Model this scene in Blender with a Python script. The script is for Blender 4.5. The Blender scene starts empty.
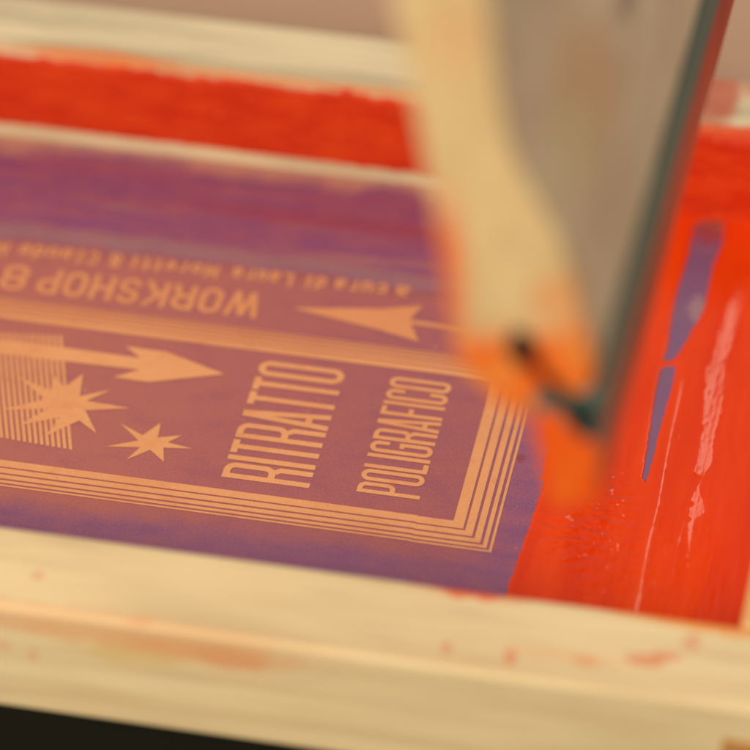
import bpy, bmesh, math, random
import numpy as np
from mathutils import Vector, Matrix, noise

S = bpy.context.scene
COL = S.collection
MM = 0.001

# ------------------------------------------------------------------ camera
F_PX, DIST = 4000.0, 1.12                      # focal length in photo pixels (750 px wide), distance to the mesh
ELEV, YAW = math.radians(40), math.radians(-11.3)
ce, se, cy, sy = math.cos(ELEV), math.sin(ELEV), math.cos(YAW), math.sin(YAW)
FWD = Vector((sy*ce, cy*ce, -se)); RGT = Vector((cy, -sy, 0)); UPV = RGT.cross(FWD)
CAM = -DIST*FWD
cd = bpy.data.cameras.new('camera'); cam = bpy.data.objects.new('camera', cd); COL.objects.link(cam)
cam.matrix_world = Matrix(((RGT.x, UPV.x, -FWD.x, CAM.x), (RGT.y, UPV.y, -FWD.y, CAM.y),
                           (RGT.z, UPV.z, -FWD.z, CAM.z), (0, 0, 0, 1)))
cd.sensor_width = 36; cd.lens = 36*F_PX/750; cd.clip_start = 0.05; cd.clip_end = 50
S.camera = cam

def at(px, py, z=0.0):
    """point of the level plane z (metres) seen at a pixel of the photograph, in mm"""
    d = RGT*(px-375) - UPV*(py-375) + FWD*F_PX
    p = CAM + d*((z-CAM.z)/d.z)
    return (p.x/MM, p.y/MM)
def at_front(px, py, y):
    """point of the upright plane y (mm) seen at a pixel, in mm (x, z)"""
    d = RGT*(px-375) - UPV*(py-375) + FWD*F_PX
    p = CAM + d*((y*MM-CAM.y)/d.y)
    return (p.x/MM, p.z/MM)

fx, fy = at(400, 492)
cd.dof.use_dof = True
cd.dof.focus_distance = (Vector((fx*MM, fy*MM, 0))-CAM).dot(FWD)
cd.dof.aperture_fstop = 4.8
cd.dof.aperture_blades = 0

# ------------------------------------------------------------------ light
W = bpy.data.worlds.new('World'); S.world = W; W.use_nodes = True
bg = W.node_tree.nodes['Background']; bg.inputs[0].default_value = (1.0, 0.82, 0.64, 1); bg.inputs[1].default_value = 0.46
def area(name, loc, target, sx, sy_, power, col):
    l = bpy.data.lights.new(name, 'AREA'); l.shape = 'RECTANGLE'; l.size = sx; l.size_y = sy_
    l.energy = power; l.color = col
    o = bpy.data.objects.new(name, l); COL.objects.link(o); o.location = loc
    o.rotation_euler = (Vector(target)-Vector(loc)).to_track_quat('-Z', 'Y').to_euler()
    return o
area('key_lamp', (-0.90, -1.55, 1.30), (0, 0, 0), 0.9, 0.9, 40, (1.0, 0.83, 0.56))
area('ink_glint_lamp', (0.42, 1.15, 1.05), (0.08, 0, 0), 0.36, 0.62, 3.5, (1.0, 0.84, 0.60))  # unseen softbox, added to put a highlight on the tilted ink
S.view_settings.view_transform = 'Standard'; S.view_settings.look = 'None'
S.view_settings.exposure = 0.0; S.view_settings.gamma = 1.0
S.cycles.use_denoising = True

# ------------------------------------------------------------------ node helpers
class G:
    """small node-graph writer"""
    def __init__(s, name):
        s.m = bpy.data.materials.new(name); s.m.use_nodes = True
        s.t = s.m.node_tree; s.b = s.t.nodes['Principled BSDF']
        s.co = s.t.nodes.new('ShaderNodeTexCoord').outputs['Object']
    def put(s, sock, v):
        if hasattr(v, 'is_output') or isinstance(v, bpy.types.NodeSocket): s.t.links.new(v, sock)
        elif isinstance(v, (tuple, list)) and len(v) == 3 and sock.type == 'RGBA': sock.default_value = (*v, 1)
        else: sock.default_value = v
    def n(s, kind, **kw):
        return s.t.nodes.new(kind)
    def math(s, op, a, b=0.0, c=0.0):
        n = s.t.nodes.new('ShaderNodeMath'); n.operation = op
        for i, v in enumerate((a, b, c)): s.put(n.inputs[i], v)
        return n.outputs[0]
    def xyz(s):
        n = s.t.nodes.new('ShaderNodeSeparateXYZ'); s.put(n.inputs[0], s.co); return n.outputs
    def scale(s, v, off=(0, 0, 0)):
        n = s.t.nodes.new('ShaderNodeMapping'); s.put(n.inputs['Vector'], s.co)
        n.inputs['Scale'].default_value = v; n.inputs['Location'].default_value = off; return n.outputs[0]
    def noise(s, sc, detail=3.0, rough=0.55, off=(0, 0, 0), dist=0.0):
        n = s.t.nodes.new('ShaderNodeTexNoise'); s.put(n.inputs['Vector'], s.scale(sc, off))
        n.inputs['Scale'].default_value = 1.0; n.inputs['Detail'].default_value = detail
        n.inputs['Roughness'].default_value = rough; n.inputs['Distortion'].default_value = dist
        return n.outputs[0]
    def step(s, v, lo, hi, a=0.0, b=1.0):
        n = s.t.nodes.new('ShaderNodeMapRange'); n.interpolation_type = 'SMOOTHSTEP'
        s.put(n.inputs[0], v)
        for i, q in enumerate((lo, hi, a, b)): s.put(n.inputs[i+1], q)
        return n.outputs[0]
    def mix(s, f, a, b):
        n = s.t.nodes.new('ShaderNodeMix'); n.data_type = 'RGBA'
        s.put(n.inputs[0], f); s.put(n.inputs[6], a); s.put(n.inputs[7], b); return n.outputs[2]
    def blob(s, c, r, nz=None, soft=0.35, amp=0.5):
        """stain with a ragged outline: centre and radii in metres"""
        m = s.t.nodes.new('ShaderNodeVectorMath'); m.operation = 'SUBTRACT'; s.put(m.inputs[0], s.co); m.inputs[1].default_value = c
        q = s.t.nodes.new('ShaderNodeVectorMath'); q.operation = 'DIVIDE'; s.put(q.inputs[0], m.outputs[0]); q.inputs[1].default_value = r
        l = s.t.nodes.new('ShaderNodeVectorMath'); l.operation = 'LENGTH'; s.put(l.inputs[0], q.outputs[0])
        d = l.outputs['Value']
        if nz is not None: d = s.math('ADD', d, s.math('MULTIPLY', s.math('SUBTRACT', nz, 0.5), amp*2))
        return s.step(d, 1.0+soft, 1.0-soft)
    def bump(s, h, strength, dist):
        n = s.t.nodes.new('ShaderNodeBump'); s.put(n.inputs['Height'], h)
        n.inputs['Strength'].default_value = strength; n.inputs['Distance'].default_value = dist
        s.t.links.new(n.outputs[0], s.b.inputs['Normal'])
    def out(s, col, rough=0.5, spec=0.5, coat=0.0):
        s.put(s.b.inputs['Base Color'], col); s.put(s.b.inputs['Roughness'], rough)
        s.b.inputs['Specular IOR Level'].default_value = spec
        s.b.inputs['Coat Weight'].default_value = coat
        return s.m

INK = (0.73, 0.042, 0.003)
ORANGE = (0.85, 0.22, 0.03)

def wood(name, light, dark, axis=0, stains=(), rough=0.55, extra=None):
    g = G(name)
    a = [170, 170, 170]; a[axis] = 9
    b = [55, 55, 55]; b[axis] = 14
    grain = g.noise(tuple(a), 4, 0.6, dist=0.4); broad = g.noise(tuple(b), 2, 0.5, off=(3, 1, 7))
    col = g.mix(g.step(grain, 0.40, 0.66), light, dark)
    fleck = g.noise(tuple(v*3.2 if k != axis else v*2.5 for k, v in enumerate(a)), 3, 0.6, off=(9, 4, 2))
    col = g.mix(g.math('MULTIPLY', g.step(fleck, 0.60, 0.74), 0.5), col, tuple(c*0.62 for c in dark))
    col = g.mix(g.math('MULTIPLY', g.step(broad, 0.45, 0.75), 0.45), col, tuple(c*0.82 for c in dark))
    if stains:
        nz = g.noise((140, 220, 160), 3, 0.6, off=(5, 2, 1))
        for c, r, colr, amt in stains:
            m = g.blob([v*MM for v in c], [v*MM for v in r], nz)
            col = g.mix(g.math('MULTIPLY', m, amt), col, colr)
    if extra: col = extra(g, col)
    g.bump(grain, 0.12, 0.0004)
    return g.out(col, rough, 0.35)

# ------------------------------------------------------------------ mesh helpers
def link(name, me, mat, parent=None):
    o = bpy.data.objects.new(name, me); COL.objects.link(o)
    if mat: me.materials.append(mat)
    if parent: o.parent = parent
    return o
def from_py(name, v, f, mat, parent=None, smooth=False):
    me = bpy.data.meshes.new(name); me.from_pydata([tuple(c*MM for c in p) for p in v], [], f)
    if smooth: me.polygons.foreach_set('use_smooth', [True]*len(me.polygons))
    me.update(); return link(name, me, mat, parent)
def bevel(o, w, seg=3):
    m = o.modifiers.new('bevel', 'BEVEL'); m.width = w*MM; m.segments = seg; m.limit_method = 'ANGLE'; m.angle_limit = math.radians(25)
    for p in o.data.polygons: p.use_smooth = True
    wn = o.modifiers.new('wn', 'WEIGHTED_NORMAL'); wn.keep_sharp = True
def box(name, lo, hi, mat, parent=None, bev=1.2):
    x0, y0, z0 = lo; x1, y1, z1 = hi
    v = [(x0, y0, z0), (x1, y0, z0), (x1, y1, z0), (x0, y1, z0), (x0, y0, z1), (x1, y0, z1), (x1, y1, z1), (x0, y1, z1)]
    f = [(3, 2, 1, 0), (4, 5, 6, 7), (0, 1, 5, 4), (1, 2, 6, 5), (2, 3, 7, 6), (3, 0, 4, 7)]
    o = from_py(name, v, f, mat, parent)
    if bev: bevel(o, bev)
    return o
def prism(name, prof, y0, y1, mat, parent=None, bev=0.6):
    """profile (x, z) in mm run along y"""
    n = len(prof)
    a = sum(prof[i][0]*prof[(i+1) % n][1]-prof[(i+1) % n][0]*prof[i][1] for i in range(n))
    if a < 0: prof = prof[::-1]
    v = [(x, y0, z) for x, z in prof]+[(x, y1, z) for x, z in prof]
    f = [tuple(range(n)), tuple(range(2*n-1, n-1, -1))]
    f += [(i, n+i, n+(i+1) % n, (i+1) % n) for i in range(n)]
    o = from_py(name, v, f, mat, parent)
    bm = bmesh.new(); bm.from_mesh(o.data); bmesh.ops.recalc_face_normals(bm, faces=bm.faces); bm.to_mesh(o.data); bm.free()
    if bev: bevel(o, bev, 3)
    return o
def thing(name, label, cat, loc=(0, 0, 0)):
    o = bpy.data.objects.new(name, None); COL.objects.link(o); o.location = loc; o.empty_display_size = 0.02
    o['label'] = label; o['category'] = cat; return o

class Flat:
    """flat printed shapes lying a hair above the stencil"""
    def __init__(s, z=0.10): s.v, s.f, s.z = [], [], z
    def poly(s, pts, dz=0.0):
        a = sum(pts[i][0]*pts[(i+1) % len(pts)][1]-pts[(i+1) % len(pts)][0]*pts[i][1] for i in range(len(pts)))
        if a < 0: pts = pts[::-1]
        b = len(s.v); s.v += [(x, y, s.z+dz) for x, y in pts]; s.f.append(tuple(range(b, b+len(pts))))
    def ribbon(s, pts, w, closed=False, dz=0.0, tf=lambda u, v: (u, v)):
        q = [Vector(pts[0])]
        for p in pts[1:]:
            if (Vector(p)-q[-1]).length > 0.02: q.append(Vector(p))
        if closed and (q[0]-q[-1]).length < 0.02: q.pop()
        P = q; n = len(P); L = []
        for i in range(n):
            d0 = (P[i]-P[i-1]).normalized() if (closed or i > 0) else None
            d1 = (P[(i+1) % n]-P[i]).normalized() if (closed or i < n-1) else None
            if d0 is None: d0 = d1
            if d1 is None: d1 = d0
            n0, n1 = Vector((-d0.y, d0.x)), Vector((-d1.y, d1.x))
            m = (n0+n1).normalized(); k = w/2/max(0.35, m.dot(n0))
            L.append((P[i]+m*k, P[i]-m*k))
        for i in range(n if closed else n-1):
            a, b = L[i], L[(i+1) % n]
            s.poly([tf(*a[0]), tf(*a[1]), tf(*b[1]), tf(*b[0])], dz)
    def build(s, name, mat, parent):
        return from_py(name, s.v, s.f, mat, parent)

def arc(cx, cy_, r, a0, a1, n=6):
    return [(cx+r*math.cos(math.radians(a0+(a1-a0)*i/n)), cy_+r*math.sin(math.radians(a0+(a1-a0)*i/n))) for i in range(n+1)]

# ------------------------------------------------------------------ setting
X_L, X_R = -178.0, 115.7         # inner faces of the side rails (mm)
Y_N, Y_F = -114.5, 89.0          # inner faces of the near and far rail
Z_T, Z_B = 32.0, -4.0
g = G('table_top'); nz = g.noise((6, 9, 9), 3); 
col = g.mix(g.step(nz, 0.35, 0.7), (0.50, 0.34, 0.27), (0.44, 0.29, 0.22))
m_table = g.out(col, 0.6, 0.3)
t = thing('work_table', 'tan pink table top under the wooden printing frame', 'table', (0, 0, -0.75))
tt = box('table_top', (-900, -70, 715), (900, 1500, 745.8), m_table, t, 2)
g = G('table_leg_wood'); m_leg = g.out((0.10, 0.07, 0.045), 0.6, 0.3)
for lx in (-840, 840):
    for ly in (10, 1440): box('leg', (lx-30, ly-30, 0), (lx+30, ly+30, 714.8), m_leg, t, 2)
g = G('dark_floor'); nz = g.noise((9, 9, 9), 3)
m_floor = g.out(g.mix(nz, (0.012, 0.013, 0.008), (0.030, 0.030, 0.017)), 0.7, 0.2)
o = from_py('floor', [(-6000, -6000, 0), (6000, -6000, 0), (6000, 6000, 0), (-6000, 6000, 0)], [(0, 1, 2, 3)], m_floor)
o.location.z = -0.75; o['kind'] = 'structure'

# ------------------------------------------------------------------ the printing screen
scr = thing('printing_screen', 'wooden silkscreen frame stretched with purple stencil lettered RITRATTO POLIGRAFICO', 'silkscreen frame')
PINE_L, PINE_D = (0.85, 0.73, 0.49), (0.74, 0.60, 0.38)
def px_stain(px, py, rx, ry, col, amt, z=Z_T, rz=3):
    x, y = at(px, py, z*MM); return ((x, y, z), (rx, ry, rz), col, amt)
def px_front(px, py, rx, rz, col, amt):
    x, z = at_front(px, py, -144.0); return ((x, -144.0, z), (rx, 3, rz), col, amt)
RED_ST, PEACH, OR_ST = (0.74, 0.16, 0.06), (0.80, 0.42, 0.22), (0.85, 0.36, 0.10)
near_st = [px_stain(472, 584, 16, 5.0, (0.85, 0.09, 0.01), 1.0, rz=6), px_stain(510, 657, 1.6, 2.6, RED_ST, 0.58),
    px_stain(447, 648, 1.4, 2.4, RED_ST, 0.43), px_stain(585, 661, 3.0, 1.6, RED_ST, 0.43), px_stain(645, 660, 5.0, 2.0, RED_ST, 0.61),
    px_stain(668, 656, 4.0, 1.6, RED_ST, 0.50), px_stain(692, 643, 2.2, 3.0, RED_ST, 0.40), px_stain(38, 575, 1.8, 1.8, RED_ST, 0.36),
    px_stain(700, 622, 20, 2.6, OR_ST, 0.95), px_stain(740, 628, 14, 3.2, OR_ST, 0.9), px_stain(560, 598, 36, 1.4, OR_ST, 0.6),
    px_stain(560, 655, 16, 2, PEACH, 0.35), px_stain(140, 620, 3, 2.0, RED_ST, 0.25),
    px_stain(100, 625, 60, 5, PEACH, 0.42, rz=8), px_front(200, 655, 24, 3.6, PEACH, 0.6), px_front(232, 660, 8, 3.5, RED_ST, 0.22),
    px_front(33, 655, 1.5, 2.0, RED_ST, 0.25), px_front(120, 640, 40, 3, PEACH, 0.5), px_front(130, 655, 14, 3, (0.72, 0.52, 0.22), 0.5),
    px_front(4, 645, 2, 2, RED_ST, 0.22)]
m_near = wood('pine_near', PINE_L, PINE_D, 0, near_st)
far_st = [((98, 90.0, 30.5), (40, 3.2, 5), (0.72, 0.05, 0.008), 0.95), px_stain(720, 96, 5.5, 16, (0.50, 0.10, 0.06), 0.85, rz=8), ((104, 112, Z_T), (20, 7, 8), (0.62, 0.22, 0.16), 0.7), ((-100, 91, Z_T), (22, 3, 3), (0.80, 0.22, 0.06), 0.7),
          ((40, 91, Z_T), (60, 2.0, 4), (0.80, 0.22, 0.06), 0.5), ((-60, 90, Z_T), (120, 1.3, 4), (0.74, 0.26, 0.08), 0.6)]
m_far = wood('pine_far', (0.78, 0.71, 0.54), (0.52, 0.46, 0.34), 0, far_st)
m_side = wood('pine_side', PINE_L, PINE_D, 1, [((116, -60, Z_T), (4, 60, 6), OR_ST, 0.8)])
near = box('rail', (X_L-29.5, -144.0, Z_B), (X_R+29.5, Y_N, Z_T), m_near, scr, 2.0)
far = box('rail', (X_L-29.5, Y_F, Z_B), (X_R+29.5, Y_F+27.0, Z_T), m_far, scr, 1.4)
for x0, x1 in ((X_L-29.5, X_L), (X_R, X_R+29.5)):
    box('rail', (x0, Y_N+0.1, Z_B), (x1, Y_F-0.1, Z_T-0.15), m_side, scr, 1.5)
near['label'] = 'pale wooden rail with peach smears and small red ink specks'
far['label'] = 'wooden rail with its inner face covered in red ink'
# finger joint seen on the near rail's front
fxx, fz = at_front(722, 739, -144.3)
g = G('end_grain'); rings = g.noise((260, 260, 500), 3, off=(2, 2, 2))
m_end = g.out(g.mix(g.step(rings, 0.3, 0.7), (0.46, 0.25, 0.085), (0.62, 0.30, 0.10)), 0.7, 0.2)
box('finger_joint', (fxx, -144.4, Z_B+0.1), (X_R+29, -140.0, fz), m_end, near, 0.4)

# ---- red ink on the inner face of the far rail, ragged upper and lower edge
def nz1(x, y, z=0.0): return noise.noise(Vector((x, y, z)))
v, f = [], []; nx, nzv = 300, 60
for j in range(nzv+1):
    z = 0.1+(Z_T-0.3)*j/nzv
    for i in range(nx+1):
        x = X_L+0.5+(X_R-X_L-1)*i/nx
        top = 30.0+1.1*nz1(x*0.06, 3)+0.9*nz1(x*0.25, 7)
        bot = 4.0+0.5*nz1(x*0.03, 9)+0.5*nz1(x*0.3, 12)-max(0, (x-25)*0.10)
        s_ = min(top-z, z-bot)
        y = Y_F-0.9*max(-0.35, min(1.0, s_/0.8))-0.22*nz1(x*0.12, z*0.5, 4)-0.10*nz1(x*0.5, z*0.9, 8)
        if s_ < 0: y = max(y, Y_F+0.15)
        v.append((x, y, z))
for j in range(nzv):
    for i in range(nx):
        a = j*(nx+1)+i; f.append((a, a+1, a+nx+2, a+nx+1))
g = G('dried_red_ink'); n1 = g.noise((60, 60, 160), 4, 0.6); n2 = g.noise((300, 300, 300), 2, off=(4, 4, 4))
col = g.mix(g.step(n1, 0.35, 0.7), (0.60, 0.030, 0.003), (0.70, 0.055, 0.006))
col = g.mix(g.math('MULTIPLY', g.step(n2, 0.66, 0.78), 0.4), col, (0.86, 0.25, 0.08))
m_coat = g.out(col, 0.6, 0.3)
from_py('ink_coat', v, f, m_coat, far, True)

# ---- stencil (emulsion on mesh)
g = G('purple_emulsion')
x, y, z = g.xyz()
wob = g.noise((35, 35, 35), 3, off=(1, 5, 2))
wv = g.math('MULTIPLY', g.math('SUBTRACT', wob, 0.5), 0.010)
streak = g.noise((12, 150, 10), 4, 0.6, off=(0.4, 0.2, 0)); streak2 = g.noise((18, 260, 10), 3, 0.6, off=(3.1, 7.2, 0))
purple = g.mix(g.step(streak, 0.35, 0.68), (0.215, 0.080, 0.275), (0.29, 0.095, 0.235))
# far band: ink residue dragged along the frame
yy = g.math('ADD', y, wv)
farb = g.step(yy, 0.037, 0.046)
band = g.mix(g.step(streak2, 0.36, 0.66), (0.200, 0.062, 0.255), (0.30, 0.066, 0.170))
band = g.mix(g.math('MULTIPLY', g.step(streak, 0.55, 0.72), 0.75), band, (0.30, 0.19, 0.24))
red_l = g.math('MULTIPLY', g.blob((-0.02, 0.066, 0), (0.045, 0.004, 1), streak2, 0.5, 1.0), 0.35)
band = g.mix(red_l, band, (0.40, 0.03, 0.03))
col = g.mix(farb, purple, band)
# stained print area
ins = g.math('MULTIPLY', g.math('MULTIPLY', g.step(yy, 0.043, 0.036), g.step(yy, -0.076, -0.068)), g.step(g.math('ADD', x, wv), 0.050, 0.030))
tone = g.noise((10, 14, 10), 3, 0.5, off=(8, 1, 3))
left = g.step(x, 0.03, -0.11)
stain = g.mix(left, (0.35, 0.108, 0.165), (0.45, 0.147, 0.145))
stain = g.mix(g.math('MULTIPLY', g.step(tone, 0.45, 0.72), 0.35), stain, (0.29, 0.088, 0.16))
col = g.mix(g.math('MULTIPLY', ins, 0.94), col, stain)
# grey-blue scraped line and dark line above the small lettering
ln = g.math('MULTIPLY', g.step(yy, 0.0395, 0.042), g.step(yy, 0.050, 0.045))
col = g.mix(g.math('MULTIPLY', ln, 0.62), col, (0.30, 0.19, 0.24))
dk = g.math('MULTIPLY', g.step(yy, 0.035, 0.0375), g.step(yy, 0.041, 0.0385))
col = g.mix(g.math('MULTIPLY', dk, 0.45), col, (0.27, 0.085, 0.09))
# chalky fringe along the far rail
fr = g.math('ADD', y, g.math('MULTIPLY', g.math('SUBTRACT', g.noise((55, 20, 20), 3, off=(2, 9, 4)), 0.5), 0.022))
col = g.mix(g.math('MULTIPLY', g.step(fr, 0.0795, 0.089), 0.75), col, (0.58, 0.32, 0.24))
# paler purple near the near rail
nr = g.step(yy, -0.066, -0.078)
col = g.mix(g.math('MULTIPLY', nr, 0.5), col, (0.235, 0.105, 0.29))
# cloth weave and specks
grain = g.noise((1900, 1900, 1900), 2, 0.6)
col = g.mix(g.step(grain, 0.35, 0.72, 0.0, 0.20), col, (0.75, 0.33, 0.24))
blot = g.noise((90, 130, 90), 4, 0.65, off=(5, 8, 2))
col = g.mix(g.step(blot, 0.42, 0.72, 0.0, 0.22), col, (0.50, 0.17, 0.12))
col = g.mix(g.step(blot, 0.50, 0.28, 0.0, 0.20), col, (0.20, 0.07, 0.18))
film = g.math('MULTIPLY', g.step(streak2, 0.56, 0.72), g.step(yy, 0.045, 0.055))
col = g.mix(g.math('MULTIPLY', film, 0.55), col, (0.36, 0.19, 0.33))
spk = g.noise((420, 420, 420), 1, off=(7, 7, 7))
col = g.mix(g.math('MULTIPLY', g.step(spk, 0.755, 0.79), 0.6), col, (0.62, 0.16, 0.09))
sx1, sy1 = at(521, 458)
col = g.mix(g.math('MULTIPLY', g.blob((sx1*MM, sy1*MM, 0), (0.0011, 0.0019, 1), grain, 0.3, 0.8), 0.75), col, (0.28, 0.05, 0.07))
pale = g.noise((300, 300, 300), 1, off=(1, 9, 3))
col = g.mix(g.math('MULTIPLY', g.step(pale, 0.775, 0.80), 0.5), col, (0.62, 0.42, 0.46))
sx_, sy_0 = at(664, 400); sx2, sy2 = at(700, 235)
bl = g.math('MULTIPLY', g.step(x, 0.060, 0.068), g.step(yy, 0.085, 0.07))
col = g.mix(g.math('MULTIPLY', bl, 0.8), col, (0.185, 0.115, 0.285))
# pale rub in the bare streak
bx_, by_ = at(697, 309); rub = g.blob((bx_*MM, by_*MM, 0), (0.0020, 0.0050, 1), blot, 0.6, 1.3)
col = g.mix(g.math('MULTIPLY', rub, 0.55), col, (0.42, 0.30, 0.36))
tx1, ty1 = at(712, 224)
col = g.mix(g.math('MULTIPLY', g.blob((tx1*MM, ty1*MM, 0), (0.0050, 0.0085, 1), blot, 0.5, 0.9), 0.75), col, (0.34, 0.055, 0.06))
g.bump(grain, 0.10, 0.00015)
m_sten = g.out(col, 0.46, 0.35)
sten = box('stencil', (X_L+0.2, Y_N+0.2, -0.5), (X_R-0.2, Y_F-0.2, 0.0), m_sten, scr, 0)

g = G('open_mesh')
n1 = g.noise((22, 30, 10), 3, 0.55); n2 = g.noise((1900, 1900, 1900), 2, 0.6)
col = g.mix(g.step(n1, 0.35, 0.7), (0.83, 0.43, 0.225), (0.77, 0.37, 0.19))
col = g.mix(g.step(n2, 0.35, 0.72, 0.0, 0.30), col, (0.60, 0.23, 0.13))
n3 = g.noise((120, 150, 90), 4, 0.65, off=(5, 8, 2))
col = g.mix(g.step(n3, 0.50, 0.74, 0.0, 0.45), col, (0.66, 0.235, 0.115))
xx, yy2, _ = g.xyz()
col = g.mix(g.step(yy2, 0.002, 0.012, 0.0, 0.45), col, (0.66, 0.26, 0.13))
m_art = g.out(col, 0.5, 0.3)

# nested border lines round the panel
bars = [(0.0, 3.1), (3.75, 6.0), (6.75, 8.55), (9.35, 10.55), (11.35, 12.1)]
BX0, BX1, BY0, BY1 = -160.0, 32.6, -55.6, 3.7
fl = Flat()
for a, b in bars:
    ka, kb = a*0.86, b*0.86            # the level lines are a little finer than the upright ones
    XS = at(417, 520)[0]; sh = 0.22           # the lower lines are registered in two pieces
    fl.poly([(BX0, BY0-ka+sh), (BX0, BY0-kb+sh), (XS, BY0-kb+sh), (XS, BY0-ka+sh)])
    fl.poly([(XS, BY0-ka), (XS, BY0-kb), (BX1+b, BY0-kb), (BX1+a, BY0-ka)])
    fl.poly([(BX1+a, BY0-ka), (BX1+b, BY0-kb), (BX1+b, BY1+kb*0.9), (BX1+a, BY1+ka*0.9)], 0.01)
    k1, k2 = a*0.74, b*0.74
    fl.poly([(BX0, BY1+k1), (BX1+a, BY1+k1+0.3), (BX1+b, BY1+k2+0.3), (BX0, BY1+k2)], 0.02)
fl.build('border_lines', m_art, sten)

def zpts(lst, s, ox, oy): return [at(ox+X/s, oy+Y/s) for X, Y in lst]
# big star with nine rays over the striped block, small star with seven
fl = Flat(0.16)
fl.poly(zpts([(85, 315), (235, 378), (262, 305), (300, 365), (390, 300), (375, 405), (525, 375), (405, 428), (612, 462), (400, 472),
              (455, 582), (372, 520), (215, 592), (280, 505), (90, 542), (225, 464), (0, 470), (210, 420)], 4.686, 0, 310))
o = fl.build('star', m_art, sten); o['label'] = 'large star with nine rays over the striped block'
fl = Flat(0.13)
fl.poly(zpts([(95, 485), (200, 541), (285, 483), (272, 552), (385, 542), (318, 575), (435, 605), (298, 600), (300, 667), (235, 610),
              (122, 657), (188, 598), (28, 594), (180, 566)], 4.686, 100, 320))
o = fl.build('star', m_art, sten); o['label'] = 'small star with seven rays'
# striped block
fl = Flat(0.11); per = 5.75
for k in range(26):
    x0 = 62.0-k*per; sl = 0.056
    tl = 335.6-(62-x0)*0.052; bl_ = 449.8-(62-x0)*0.172
    w = 3.3; lean = 10.4
    fl.poly([at(x0-w, tl), at(x0, tl), at(x0+lean, bl_), at(x0+lean-w, bl_)])
fl.build('striped_block', m_art, sten)
# arrows
fl = Flat(0.14)
fl.poly([at(*p) for p in [(224.8, 374.4), (166, 352), (125.6, 346.7), (140.5, 358.4), (60, 347.3), (0, 340), (-110, 326), (-110, 341),
     (0, 354), (60, 361), (139.5, 370), (112.8, 377.6), (149, 382.3)]])
o = fl.build('arrow', m_art, sten); o['label'] = 'thick arrow pointing at the word RITRATTO'
fl = Flat(0.14)
fl.poly([at(*p) for p in [(291, 308), (377, 309), (423, 306), (409.6, 320), (448, 325.5), (485, 330), (485, 335), (448, 329.5), (411, 324.5), (419, 342), (377, 329.5)]])
o = fl.build('arrow', m_art, sten); o['label'] = 'slim arrow beside the word WORKSHOP'

# tall condensed lettering, drawn stroke by stroke (u across the letter, v up the letter, mm)
def glyph(ch, w, h, s):
    e = s/2; r = min(w*0.42, w/2-e*0.2)*0.9; l, rt, b, t_ = e, w-e, e, h-e
    rr = max(0.4, min((rt-l)/2, r))
    if ch == 'I': return [([(w/2, 0), (w/2, h)], False)]
    if ch == 'T': return [([(0, t_), (w, t_)], False), ([(w/2, 0), (w/2, h-s*0.9)], False)]
    if ch == 'L': return [([(l, h), (l, e), (w, e)], False)]
    if ch == 'F': return [([(l, 0), (l, t_), (w, t_)], False), ([(s*0.9, h*0.52), (w*0.9, h*0.52)], False)]
    if ch == 'A':
        c = w/2
        return [([(l*0.9, 0), (c-e*0.25, h)], False), ([(w-l*0.9, 0), (c+e*0.25, h)], False), ([(l+s*0.35, h*0.24), (rt-s*0.35, h*0.24)], False)]
    if ch == 'O':
        p = arc(rt-rr, t_-rr, rr, 0, 90)+arc(l+rr, t_-rr, rr, 90, 180)+arc(l+rr, b+rr, rr, 180, 270)+arc(rt-rr, b+rr, rr, 270, 360)
        return [(p, True)]
    if ch == 'C':
        p = [(rt, h*0.70)]+arc(rt-rr, t_-rr, rr, 0, 90)+arc(l+rr, t_-rr, rr, 90, 180)+arc(l+rr, b+rr, rr, 180, 270)+arc(rt-rr, b+rr, rr, 270, 360)+[(rt, h*0.30)]
        return [(p, False)]
    if ch == 'G':
        p = [(rt, h*0.70)]+arc(rt-rr, t_-rr, rr, 0, 90)+arc(l+rr, t_-rr, rr, 90, 180)+arc(l+rr, b+rr, rr, 180, 270)+arc(rt-rr, b+rr, rr, 270, 360)+[(rt, h*0.50), (w*0.52, h*0.50)]
        return [(p, False)]
    if ch == 'H': return [([(l, 0), (l, h)], False), ([(rt, 0), (rt, h)], False), ([(s*0.9, h/2), (w-s*0.9, h/2)], False)]
    if ch == 'W': return [([(l*0.8, h), (w*0.27, 0)], False), ([(w*0.27, 0), (w*0.5, h*0.96)], False), ([(w*0.5, h*0.96), (w*0.73, 0)], False), ([(w*0.73, 0), (w-l*0.8, h)], False)]
    if ch == 'K': return [([(l, 0), (l, h)], False), ([(s*0.9, h*0.36), (w-l*0.7, h)], False), ([(w*0.46, h*0.56), (w-l*0.6, 0)], False)]
    if ch == 'S':
        m = h/2; q = min(rr, (t_-m)/2)
        p = [(rt, h*0.72)]+arc(rt-q, t_-q, q, 0, 90)+arc(l+q, t_-q, q, 90, 180)+arc(l+q, m+q, q, 180, 270)+arc(rt-q, m-q, q, 90, 0)+arc(rt-q, b+q, q, 0, -90)+arc(l+q, b+q, q, 270, 180)+[(l, h*0.28)]
        return [(p, False)]
    if ch == '8':
        m = h/2; q = min(rr, (t_-m)/2); out = []
        for lo, hi in ((b, m), (m, t_)):
            out.append((arc(rt-q, hi-q, q, 0, 90)+arc(l+q, hi-q, q, 90, 180)+arc(l+q, lo+q, q, 180, 270)+arc(rt-q, lo+q, q, 270, 360), True))
        return out
    if ch in 'PR':
        mid = h*0.45
        p = [(s*0.9, t_)]+arc(rt-rr, t_-rr, rr, 90, 0)+arc(rt-rr, mid+rr, rr, 0, -90)+[(s*0.9, mid)]
        out = [([(l, 0), (l, h)], False), (p, False)]
        if ch == 'R': out.append(([(rt-rr*0.5, mid-e*0.6), (rt, mid-rr*0.9), (rt, 0)], False))
        return out
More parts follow.
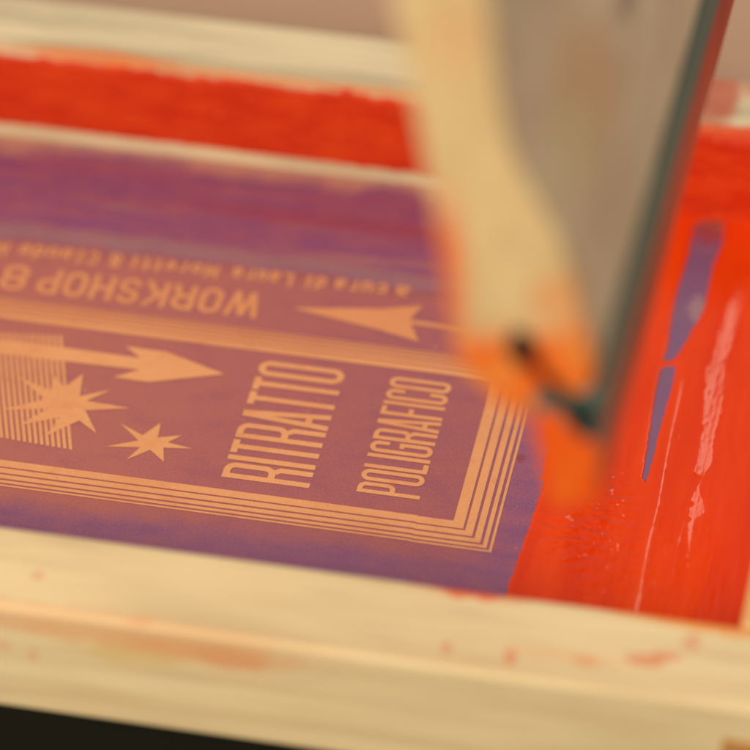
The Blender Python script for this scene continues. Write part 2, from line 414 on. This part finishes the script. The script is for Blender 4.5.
def tall_word(word, widths, origin, length, height, stroke, label):
    tot = sum(widths[c] for c in word)+0.14*(len(word)-1); k = length/tot; u = 0.0; fl = Flat(0.12); n = 0
    for c in word:
        for pts, closed in glyph(c, widths[c]*k, height, stroke):
            fl.ribbon(pts, stroke, closed, 0.006*(n % 4), lambda a, b, u=u: (origin[0]-b, origin[1]+u+a)); n += 1
        u += (widths[c]+0.14)*k
    o = fl.build('lettering', m_art, sten); o['label'] = label
WD = dict(R=1, I=0.36, T=0.84, A=1.0, O=1.0, P=0.95, L=0.8, G=1.0, F=0.8, C=0.95)
ox, oy = at(309, 488.5); ex, ey = at(345, 371); tx, ty = at(220, 480)
tall_word('RITRATTO', WD, (ox, oy), ey-oy, ox-tx, 1.95, 'word RITRATTO in tall condensed capitals')
ox, oy = at(419.5, 500); ex, ey = at(451, 384); tx, ty = at(356, 492)
tall_word('POLIGRAFICO', WD, (ox, oy), ey-oy, ox-tx, 1.45, 'word POLIGRAFICO in tall condensed capitals')

# upside-down lines of type at the far side of the panel
a0, a1 = at(260, 294), at(253, 318.5)
fl = Flat(0.12); n = 0; capm = a0[1]-a1[1]
for word, p0, p1 in (('WORKSHOP', (264, 294.3), (44, 268.7)), ('8', (33, 267.5), (7, 264.5))):
    (ax, ay), (bx, by) = at(*p0), at(*p1); L_ = math.hypot(bx-ax, by-ay); dx, dy = (bx-ax)/L_, (by-ay)/L_
    wd = dict(WD, W=1.45, K=1.05, S=0.95, H=1.0, P=0.95); wd['8'] = 1.0
    tot = sum(wd[c] for c in word)+0.20*(len(word)-1); k = L_/tot; u = 0.0
    for c in word:
        for pts, closed in glyph(c, wd[c]*k, capm, 1.75):
            fl.ribbon(pts, 1.75, closed, 0.006*(n % 4), lambda a, b, u=u: (ax+dx*(u+a)-dy*0-b*0.0, ay+dy*(u+a)-b)); n += 1
        u += (wd[c]+0.20)*k
o = fl.build('lettering', m_art, sten); o['label'] = 'upside-down word WORKSHOP and figure 8 in capitals'
ln0 = (411, 287.0); sl = 0.1105
def bl(px): return (px, ln0[1]-(ln0[0]-px)*sl)
def small(ch, w, h, s_):
    e = s_/2; x = h*0.74; l, rt, b, t_ = e, w-e, e, x-e; q = min((rt-l)/2, (t_-b)/2)
    ring = arc(rt-q, t_-q, q, 0, 90)+arc(l+q, t_-q, q, 90, 180)+arc(l+q, b+q, q, 180, 270)+arc(rt-q, b+q, q, 270, 360)
    m = x*0.55
    if ch == 'L': return [([(l, h), (l, e), (w, e)], False)]
    if ch == 'M': return [([(l, 0), (l, h-e), (w/2, h*0.3), (rt, h-e), (rt, 0)], False)]
    if ch == 'C': return glyph('C', w, h, s_)
    if ch == 'a': return [([(l, t_), (rt-q, t_)]+arc(rt-q, t_-q, q, 90, 0)+[(rt, 0)], False), ([(rt-e, m), (l+q*0.6, m), (l, m-q*0.6), (l, b+q*0.3), (l+q*0.5, b), (rt-e, b)], False)]
    if ch == 'c': return [([(rt, t_-q-0.08)]+arc(rt-q, t_-q, q, 0, 90)+arc(l+q, t_-q, q, 90, 180)+arc(l+q, b+q, q, 180, 270)+arc(rt-q, b+q, q, 270, 360)+[(rt, b+q+0.08)], False)]
    if ch == 'e': return [([(l+e, x/2), (rt, x/2)]+arc(rt-q, t_-q, q, 0, 90)+arc(l+q, t_-q, q, 90, 180)+arc(l+q, b+q, q, 180, 270)+[(rt, b)], False)]
    if ch == 'o': return [(ring, True)]
    if ch == 'd': return [(ring, True), ([(rt, 0), (rt, h)], False)]
    if ch == 'u': return [([(l, x)]+arc(l+q, b+q, q, 180, 270)+[(rt-e, b)], False), ([(rt, 0), (rt, x)], False)]
    if ch == 'r': return [([(w*0.3, 0), (w*0.3, x)], False), ([(w*0.3+e, t_-e*0.6), (w*0.6, t_), (w, t_)], False)]
    if ch == 'i': return [([(w/2, 0), (w/2, x)], False), ([(w/2, h-s_), (w/2, h)], False), ([(w*0.15, x-e), (w/2-e, x-e)], False), ([(w*0.1, e), (w/2-e, e)], False), ([(w/2+e, e), (w*0.9, e)], False)]
    if ch == 'l': return [([(w/2, 0), (w/2, h)], False), ([(w*0.1, e), (w/2-e, e)], False), ([(w/2+e, e), (w*0.9, e)], False)]
    if ch == 't': return [([(w*0.4, h*0.95), (w*0.4, e), (w*0.95, e)], False), ([(0, t_), (w*0.4-e, t_)], False), ([(w*0.4+e, t_), (w*0.95, t_)], False)]
    if ch == '&':
        q2 = min((rt-l)*0.40, (h-s_)/4); cx_ = w*0.45
        up = arc(cx_, h-e-q2, q2, 0, 360, 12)[:-1]; q3 = min((rt-l)*0.48, (h-e-2*q2-e)/2*0.98); dn = arc(cx_, e+q3, q3, 0, 360, 12)[:-1]
        return [(up, True), (dn, True), ([(cx_+q3*0.5, e+q3*0.6), (w, 0)], False)]
fl = Flat(0.12); n = 0; CAPS, ST = 6.1, 1.12
for txt, p0, p1 in (('a', 411, 398), ('cura', 389, 337), ('di', 328, 307), ('Laura', 295, 235), ('Moretti', 221, 133), ('&', 124, 112), ('Claude', 101, 22), ('M', 11, -4)):
    (ax, ay), (bx, by) = at(*bl(p0)), at(*bl(p1)); L_ = math.hypot(bx-ax, by-ay); dx, dy = (bx-ax)/L_, (by-ay)/L_
    wd = {c: dict(M=1.3, i=0.75, l=0.75, t=0.8, r=0.85).get(c, 1.0) for c in txt}; gap = 0.30
    k = L_/(sum(wd[c] for c in txt)+gap*(len(txt)-1)); u = 0.0
    for c in txt:
        for pts, closed in small(c, wd[c]*k, CAPS, ST):
            fl.ribbon(pts, ST, closed, 0.006*(n % 5), lambda a, b, u=u: (ax+dx*(u+a), ay+dy*(u+a)-b)); n += 1
        u += (wd[c]+gap)*k
o = fl.build('lettering', m_art, sten); o['label'] = 'small upside-down credit line'

# ------------------------------------------------------------------ wet ink on the stencil
def sdf_poly(P, pts):
    """signed distance (positive inside) of points P to a polygon"""
    pts = np.array(pts); d = np.full(len(P), 1e9); ins = np.zeros(len(P), bool)
    for i in range(len(pts)):
        a, b = pts[i], pts[(i+1) % len(pts)]; e = b-a; w = P-a
        tt_ = np.clip((w@e)/(e@e), 0, 1); q = w-tt_[:, None]*e; d = np.minimum(d, np.hypot(q[:, 0], q[:, 1]))
        c = ((a[1] > P[:, 1]) != (b[1] > P[:, 1]))
        with np.errstate(divide='ignore', invalid='ignore'):
            xi = a[0]+(P[:, 1]-a[1])*(b[0]-a[0])/(b[1]-a[1])
        ins ^= c & (P[:, 0] < xi)
    return np.where(ins, d, -d)
def d_line(P, pts):
    pts = np.array(pts); d = np.full(len(P), 1e9)
    for i in range(len(pts)-1):
        a, b = pts[i], pts[i+1]; e = b-a; w = P-a
        tt_ = np.clip((w@e)/(e@e), 0, 1); q = w-tt_[:, None]*e; d = np.minimum(d, np.hypot(q[:, 0], q[:, 1]))
    return d
def sst(x_, lo, hi):
    t_ = np.clip((x_-lo)/(hi-lo), 0, 1); return t_*t_*(3-2*t_)
gx = np.arange(44.0, X_R-0.25, 0.30); gy = np.arange(Y_N+0.3, Y_F-0.2, 0.42)
GX, GY = np.meshgrid(gx, gy); P = np.stack([GX.ravel(), GY.ravel()], 1)
def fbm(sx, sy2_, z0, octv=3):
    return np.array([noise.fractal(Vector((p[0]*sx, p[1]*sy2_, z0)), 1.0, 2.0, octv) for p in P])
n_edge = fbm(0.5, 0.5, 1.0, 4); n_str = fbm(0.35, 0.02, 5.0, 4); n_str2 = fbm(1.3, 0.05, 9.0, 3); n_wr = fbm(0.16, 0.42, 13.0, 3); n_big = fbm(0.06, 0.05, 17.0, 2)
n_fine = fbm(0.9, 0.45, 21.0, 2)
(lx0, ly0), (lx1, ly1) = at(510, 582), at(545, 480)
left_edge = lx0+(P[:, 1]-ly0)*(lx1-lx0)/(ly1-ly0)*np.where(P[:, 1] > ly1, 0.5, 1.0)
s_left = P[:, 0]-left_edge+0.55*n_edge
hole_a = [(706, 220), (724, 222), (723, 242), (713, 264), (708, 290), (703, 312), (692, 330), (684, 345), (676, 357), (668, 362), (664, 361), (668, 345), (672, 318), (678, 290), (687, 262), (692, 240), (695, 224)]
hole_b = [(676, 366), (673, 384), (667, 404), (660, 430), (652, 462), (646, 483), (643, 478), (647, 452), (652, 420), (656, 392), (661, 370), (667, 366)]
s_hole = np.maximum(sdf_poly(P, [at(*q) for q in hole_a]), sdf_poly(P, [at(*q) for q in hole_b]))+0.28*n_edge+0.15*n_fine
ridge = [(634, 612), (640, 584), (647, 545), (657, 505), (663, 470), (670, 434), (678, 398), (681, 382)]
d_r = d_line(P, [at(*q) for q in ridge])+0.06*n_fine
strip = [(751, 258), (738, 282), (724, 310), (716, 340), (709, 360), (704, 372), (702, 400), (701, 430), (692, 474), (700, 480), (692, 494), (688, 512), (686, 540), (687, 572),
         (691, 545), (694, 522), (706, 514), (706, 502), (699, 488), (707, 474), (716, 462), (716, 440), (724, 410), (727, 385), (735, 345), (746, 305), (758, 290)]
SP = [at(*q) for q in strip]
s_strip = sdf_poly(P, SP)+0.55*n_edge+0.45*n_fine
h = 0.45*np.ones(len(P))
h += 0.045*n_str+0.022*n_str2+0.10*n_big
h += 0.16*np.exp(-(d_r/0.32)**2)
for rd, a_, w_ in (([(630, 618), (637, 596)], 0.16, 1.1), ([(712, 618), (717, 590)], 0.06, 0.6), ([(600, 605), (606, 560), (612, 520), (622, 470)], 0.05, 0.5),
                   ([(528, 575), (552, 576), (570, 580)], 0.14, 0.5), ([(690, 500), (676, 545), (668, 590)], 0.05, 0.5), ([(560, 520), (580, 512), (598, 505)], 0.12, 0.45),
                   ([(606, 482), (614, 476), (622, 474)], 0.14, 0.5), ([(604, 494), (612, 490), (618, 489)], 0.14, 0.5), ([(545, 545), (566, 538), (585, 545)], 0.10, 0.45), ([(548, 530), (560, 530), (575, 525)], 0.10, 0.45)):
    h += a_*np.exp(-((d_line(P, [at(*q) for q in rd])+0.25*n_fine)/w_)**2)
# tilted lip of ink: falls away to the right across the strip
axis_x = np.interp(P[:, 1], sorted(q[1] for q in map(lambda c: at(*c), [(748, 280), (735, 320), (718, 360), (715, 400), (708, 440), (702, 478), (697, 505), (688, 560)])),
                   [q[0] for q in sorted(map(lambda c: at(*c), [(748, 280), (735, 320), (718, 360), (715, 400), (708, 440), (702, 478), (697, 505), (688, 560)]), key=lambda q: q[1])])
TILT = math.tan(math.radians(8.0))
lip = -(P[:, 0]-axis_x)*TILT
wgt = sst(s_strip, -0.25, 0.25)
h += wgt*(lip+0.0)
# crinkled patch near the edge of the ink, as the film lets go of the mesh
h = np.maximum(h, 0.10)
cxp, cyp = at(585, 530)
patch = np.exp(-(((P[:, 0]-cxp)/11)**2+((P[:, 1]-cyp)/22)**2))
h += 0.62*patch*n_wr+0.05*patch*n_fine
h += 0.05*n_fine*np.exp(-((P[:, 0]-84)/14)**2)
h = np.maximum(h, 0.06)
lo_ = -0.25
H = lo_+(h-lo_)*sst(s_left, -0.5, 0.9)
H = lo_+(H-lo_)*sst(-s_hole, -0.15, 0.35)
H = np.minimum(H, np.where(P[:, 0] < 46, lo_, H))
V = [(float(a), float(b), float(c)) for (a, b), c in zip(P, H)]
nx, ny = len(gx), len(gy); Fc = []
for j in range(ny-1):
    for i in range(nx-1):
        a = j*nx+i; q = (a, a+1, a+nx+1, a+nx)
        if max(H[k] for k in q) > -0.2: Fc.append(q)
g = G('wet_red_ink')
n1 = g.noise((70, 9, 20), 4, 0.6); n2 = g.noise((500, 60, 100), 3, 0.6, off=(3, 3, 3)); n3 = g.noise((900, 900, 900), 2, off=(1, 1, 1))
col = g.mix(g.step(n1, 0.35, 0.7), INK, (0.84, 0.066, 0.004))
col = g.mix(g.math('MULTIPLY', g.step(n2, 0.6, 0.8), 0.35), col, (0.52, 0.018, 0.003))
m_ink = g.out(col, g.step(n1, 0.3, 0.7, 0.13, 0.20), 0.30)
g.bump(n3, 0.05, 0.0002)
ink = from_py('ink', V, Fc, m_ink, None, True)
ink['label'] = 'wet glossy red ink spread over the right end of the purple stencil'; ink['category'] = 'ink'

# ------------------------------------------------------------------ squeegee held over the screen
Y0 = -168.0                                    # its near end (mm)
YL = Y0+250.0
def prof(lst): return [at_front(a, b, Y0) for a, b in lst]
hp = prof([(360, -150), (376, -60), (391, 0), (411, 100), (430, 200), (448, 318), (454, 358), (488, 397), (532, 424), (552, 408), (572, 398), (590, 390),
           (596, 374), (587, 330), (574, 275), (563, 238), (545, 212), (524, 176), (509, 138), (500, 90), (494, 40), (490, 0), (478, -60), (465, -150)])
zt = max(p[1] for p in hp); zb = min(p[1] for p in hp); xm = sum(p[0] for p in hp)/len(hp)
org = (xm, Y0, zb)
sq = thing('squeegee', 'blurred pale wooden squeegee with inked green rubber blade held over the screen', 'squeegee', tuple(c*MM for c in org))
sq.rotation_euler = (0, 0, math.radians(-1.2))
def loc(l): return [(a-org[0], b-org[2]) for a, b in l]
def inked(g, col):
    x, y, z = g.xyz()
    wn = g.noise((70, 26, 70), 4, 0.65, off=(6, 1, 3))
    side_lift = g.mix(g.step(wn, 0.34, 0.62), (0.78, 0.60, 0.45), (0.90, 0.78, 0.60))  # mottled long sides, painted paler to offset the key lamp's shade
    side_lift = g.mix(g.math('MULTIPLY', g.step(wn, 0.60, 0.72), 0.5), side_lift, (0.78, 0.45, 0.26))
    col = g.mix(g.step(y, 0.0012, 0.0035, 0.0, 0.92), col, side_lift)
    nz2 = g.noise((140, 220, 160), 3, 0.6, off=(5, 2, 1))
    for c, rr_, colr, amt in SQ_ST_LIT:
        col = g.mix(g.math('MULTIPLY', g.blob([v*MM for v in c], [v*MM for v in rr_], nz2, 0.6), amt), col, colr)
    nzz = g.noise((60, 60, 60), 3, off=(1, 2, 3))
    zz = g.math('ADD', g.math('MULTIPLY_ADD', x, -0.30, z), g.math('MULTIPLY', g.math('SUBTRACT', nzz, 0.5), 0.016))
    m = g.math('MULTIPLY', g.step(zz, 0.030, 0.019), g.step(g.math('ADD', y, g.math('MULTIPLY', nzz, 0.02)), 0.024, 0.008))
    return g.mix(m, col, g.mix(g.step(nzz, 0.4, 0.65), (0.95, 0.13, 0.008), (0.93, 0.29, 0.03)))
def sq_pt(px, py, y): a, b = at_front(px, py, y); return (a-org[0], y-Y0, b-org[2])
SQ_ST_LIT = [(sq_pt(572, 95, Y0+45), (20, 22, 16), (0.78, 0.42, 0.22), 0.55), (sq_pt(560, 150, Y0+25), (10, 16, 9), (0.80, 0.68, 0.42), 0.7),  # orange smear, then a pale highlight painted on the groove's ledge
         (sq_pt(442, 290, Y0), (5, 60, 22), (0.86, 0.16, 0.04), 0.9), (sq_pt(560, 300, Y0), (6, 14, 7), (0.86, 0.26, 0.05), 0.5),
         (sq_pt(586, -4, Y0+90), (9, 10, 5), (0.10, 0.03, 0.02), 0.95), (sq_pt(455, 40, Y0), (6, 6, 10), (0.80, 0.45, 0.24), 0.45)]  # dark spot high on the long side, orange mark on the end
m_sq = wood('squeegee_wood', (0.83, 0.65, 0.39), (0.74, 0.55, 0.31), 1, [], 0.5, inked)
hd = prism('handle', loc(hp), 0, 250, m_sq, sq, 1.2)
g = G('green_rubber'); nzr = g.noise((40, 40, 40), 3)
m_rub = g.out(g.mix(nzr, (0.070, 0.150, 0.150), (0.100, 0.190, 0.175)), 0.45, 0.4)
bp = loc(prof([(536, 392), (574, 392), (598, 388), (600, 440), (598, 500), (556, 499), (540, 440), (530, 405)]))
bld = prism('blade', bp, -0.6, 250.5, m_rub, sq, 0.5)
g = G('inked_rubber'); nzr = g.noise((50, 20, 50), 3)
xr, yr, zr = g.xyz()
m_rink = g.out(g.mix(g.step(yr, 0.0005, 0.004), g.mix(g.step(nzr, 0.35, 0.7), (0.93, 0.09, 0.008), (0.93, 0.18, 0.02)), g.mix(g.step(nzr, 0.35, 0.65), (0.42, 0.02, 0.006), (0.66, 0.035, 0.006))), 0.45, 0.3)
ip = loc(prof([(534, 408), (562, 410), (576, 430), (590, 436), (601.5, 442), (600.5, 503), (553, 502), (537, 442)]))
prism('ink_coat', ip, -1.2, 251.0, m_rink, bld, 0.8)
g = G('dark_gap'); m_gap = g.out((0.012, 0.013, 0.016), 0.8, 0.2)
def strip_on_end(name, pts, y, mat, par):
    return prism(name, loc(prof(pts)), y, 6.0, mat, par, 0)
ell = [(522+13*math.cos(a)+4*math.sin(a), 345+17*math.sin(a)) for a in np.linspace(0, 2*math.pi, 18)[:-1]]
strip_on_end('hole', ell, -1.5, m_gap, hd)
strip_on_end('slot', [(530, 358), (535, 357), (557, 381), (580, 399), (592, 402), (591, 428), (584, 434), (577, 420), (566, 402), (550, 386)], -1.7, m_gap, hd)
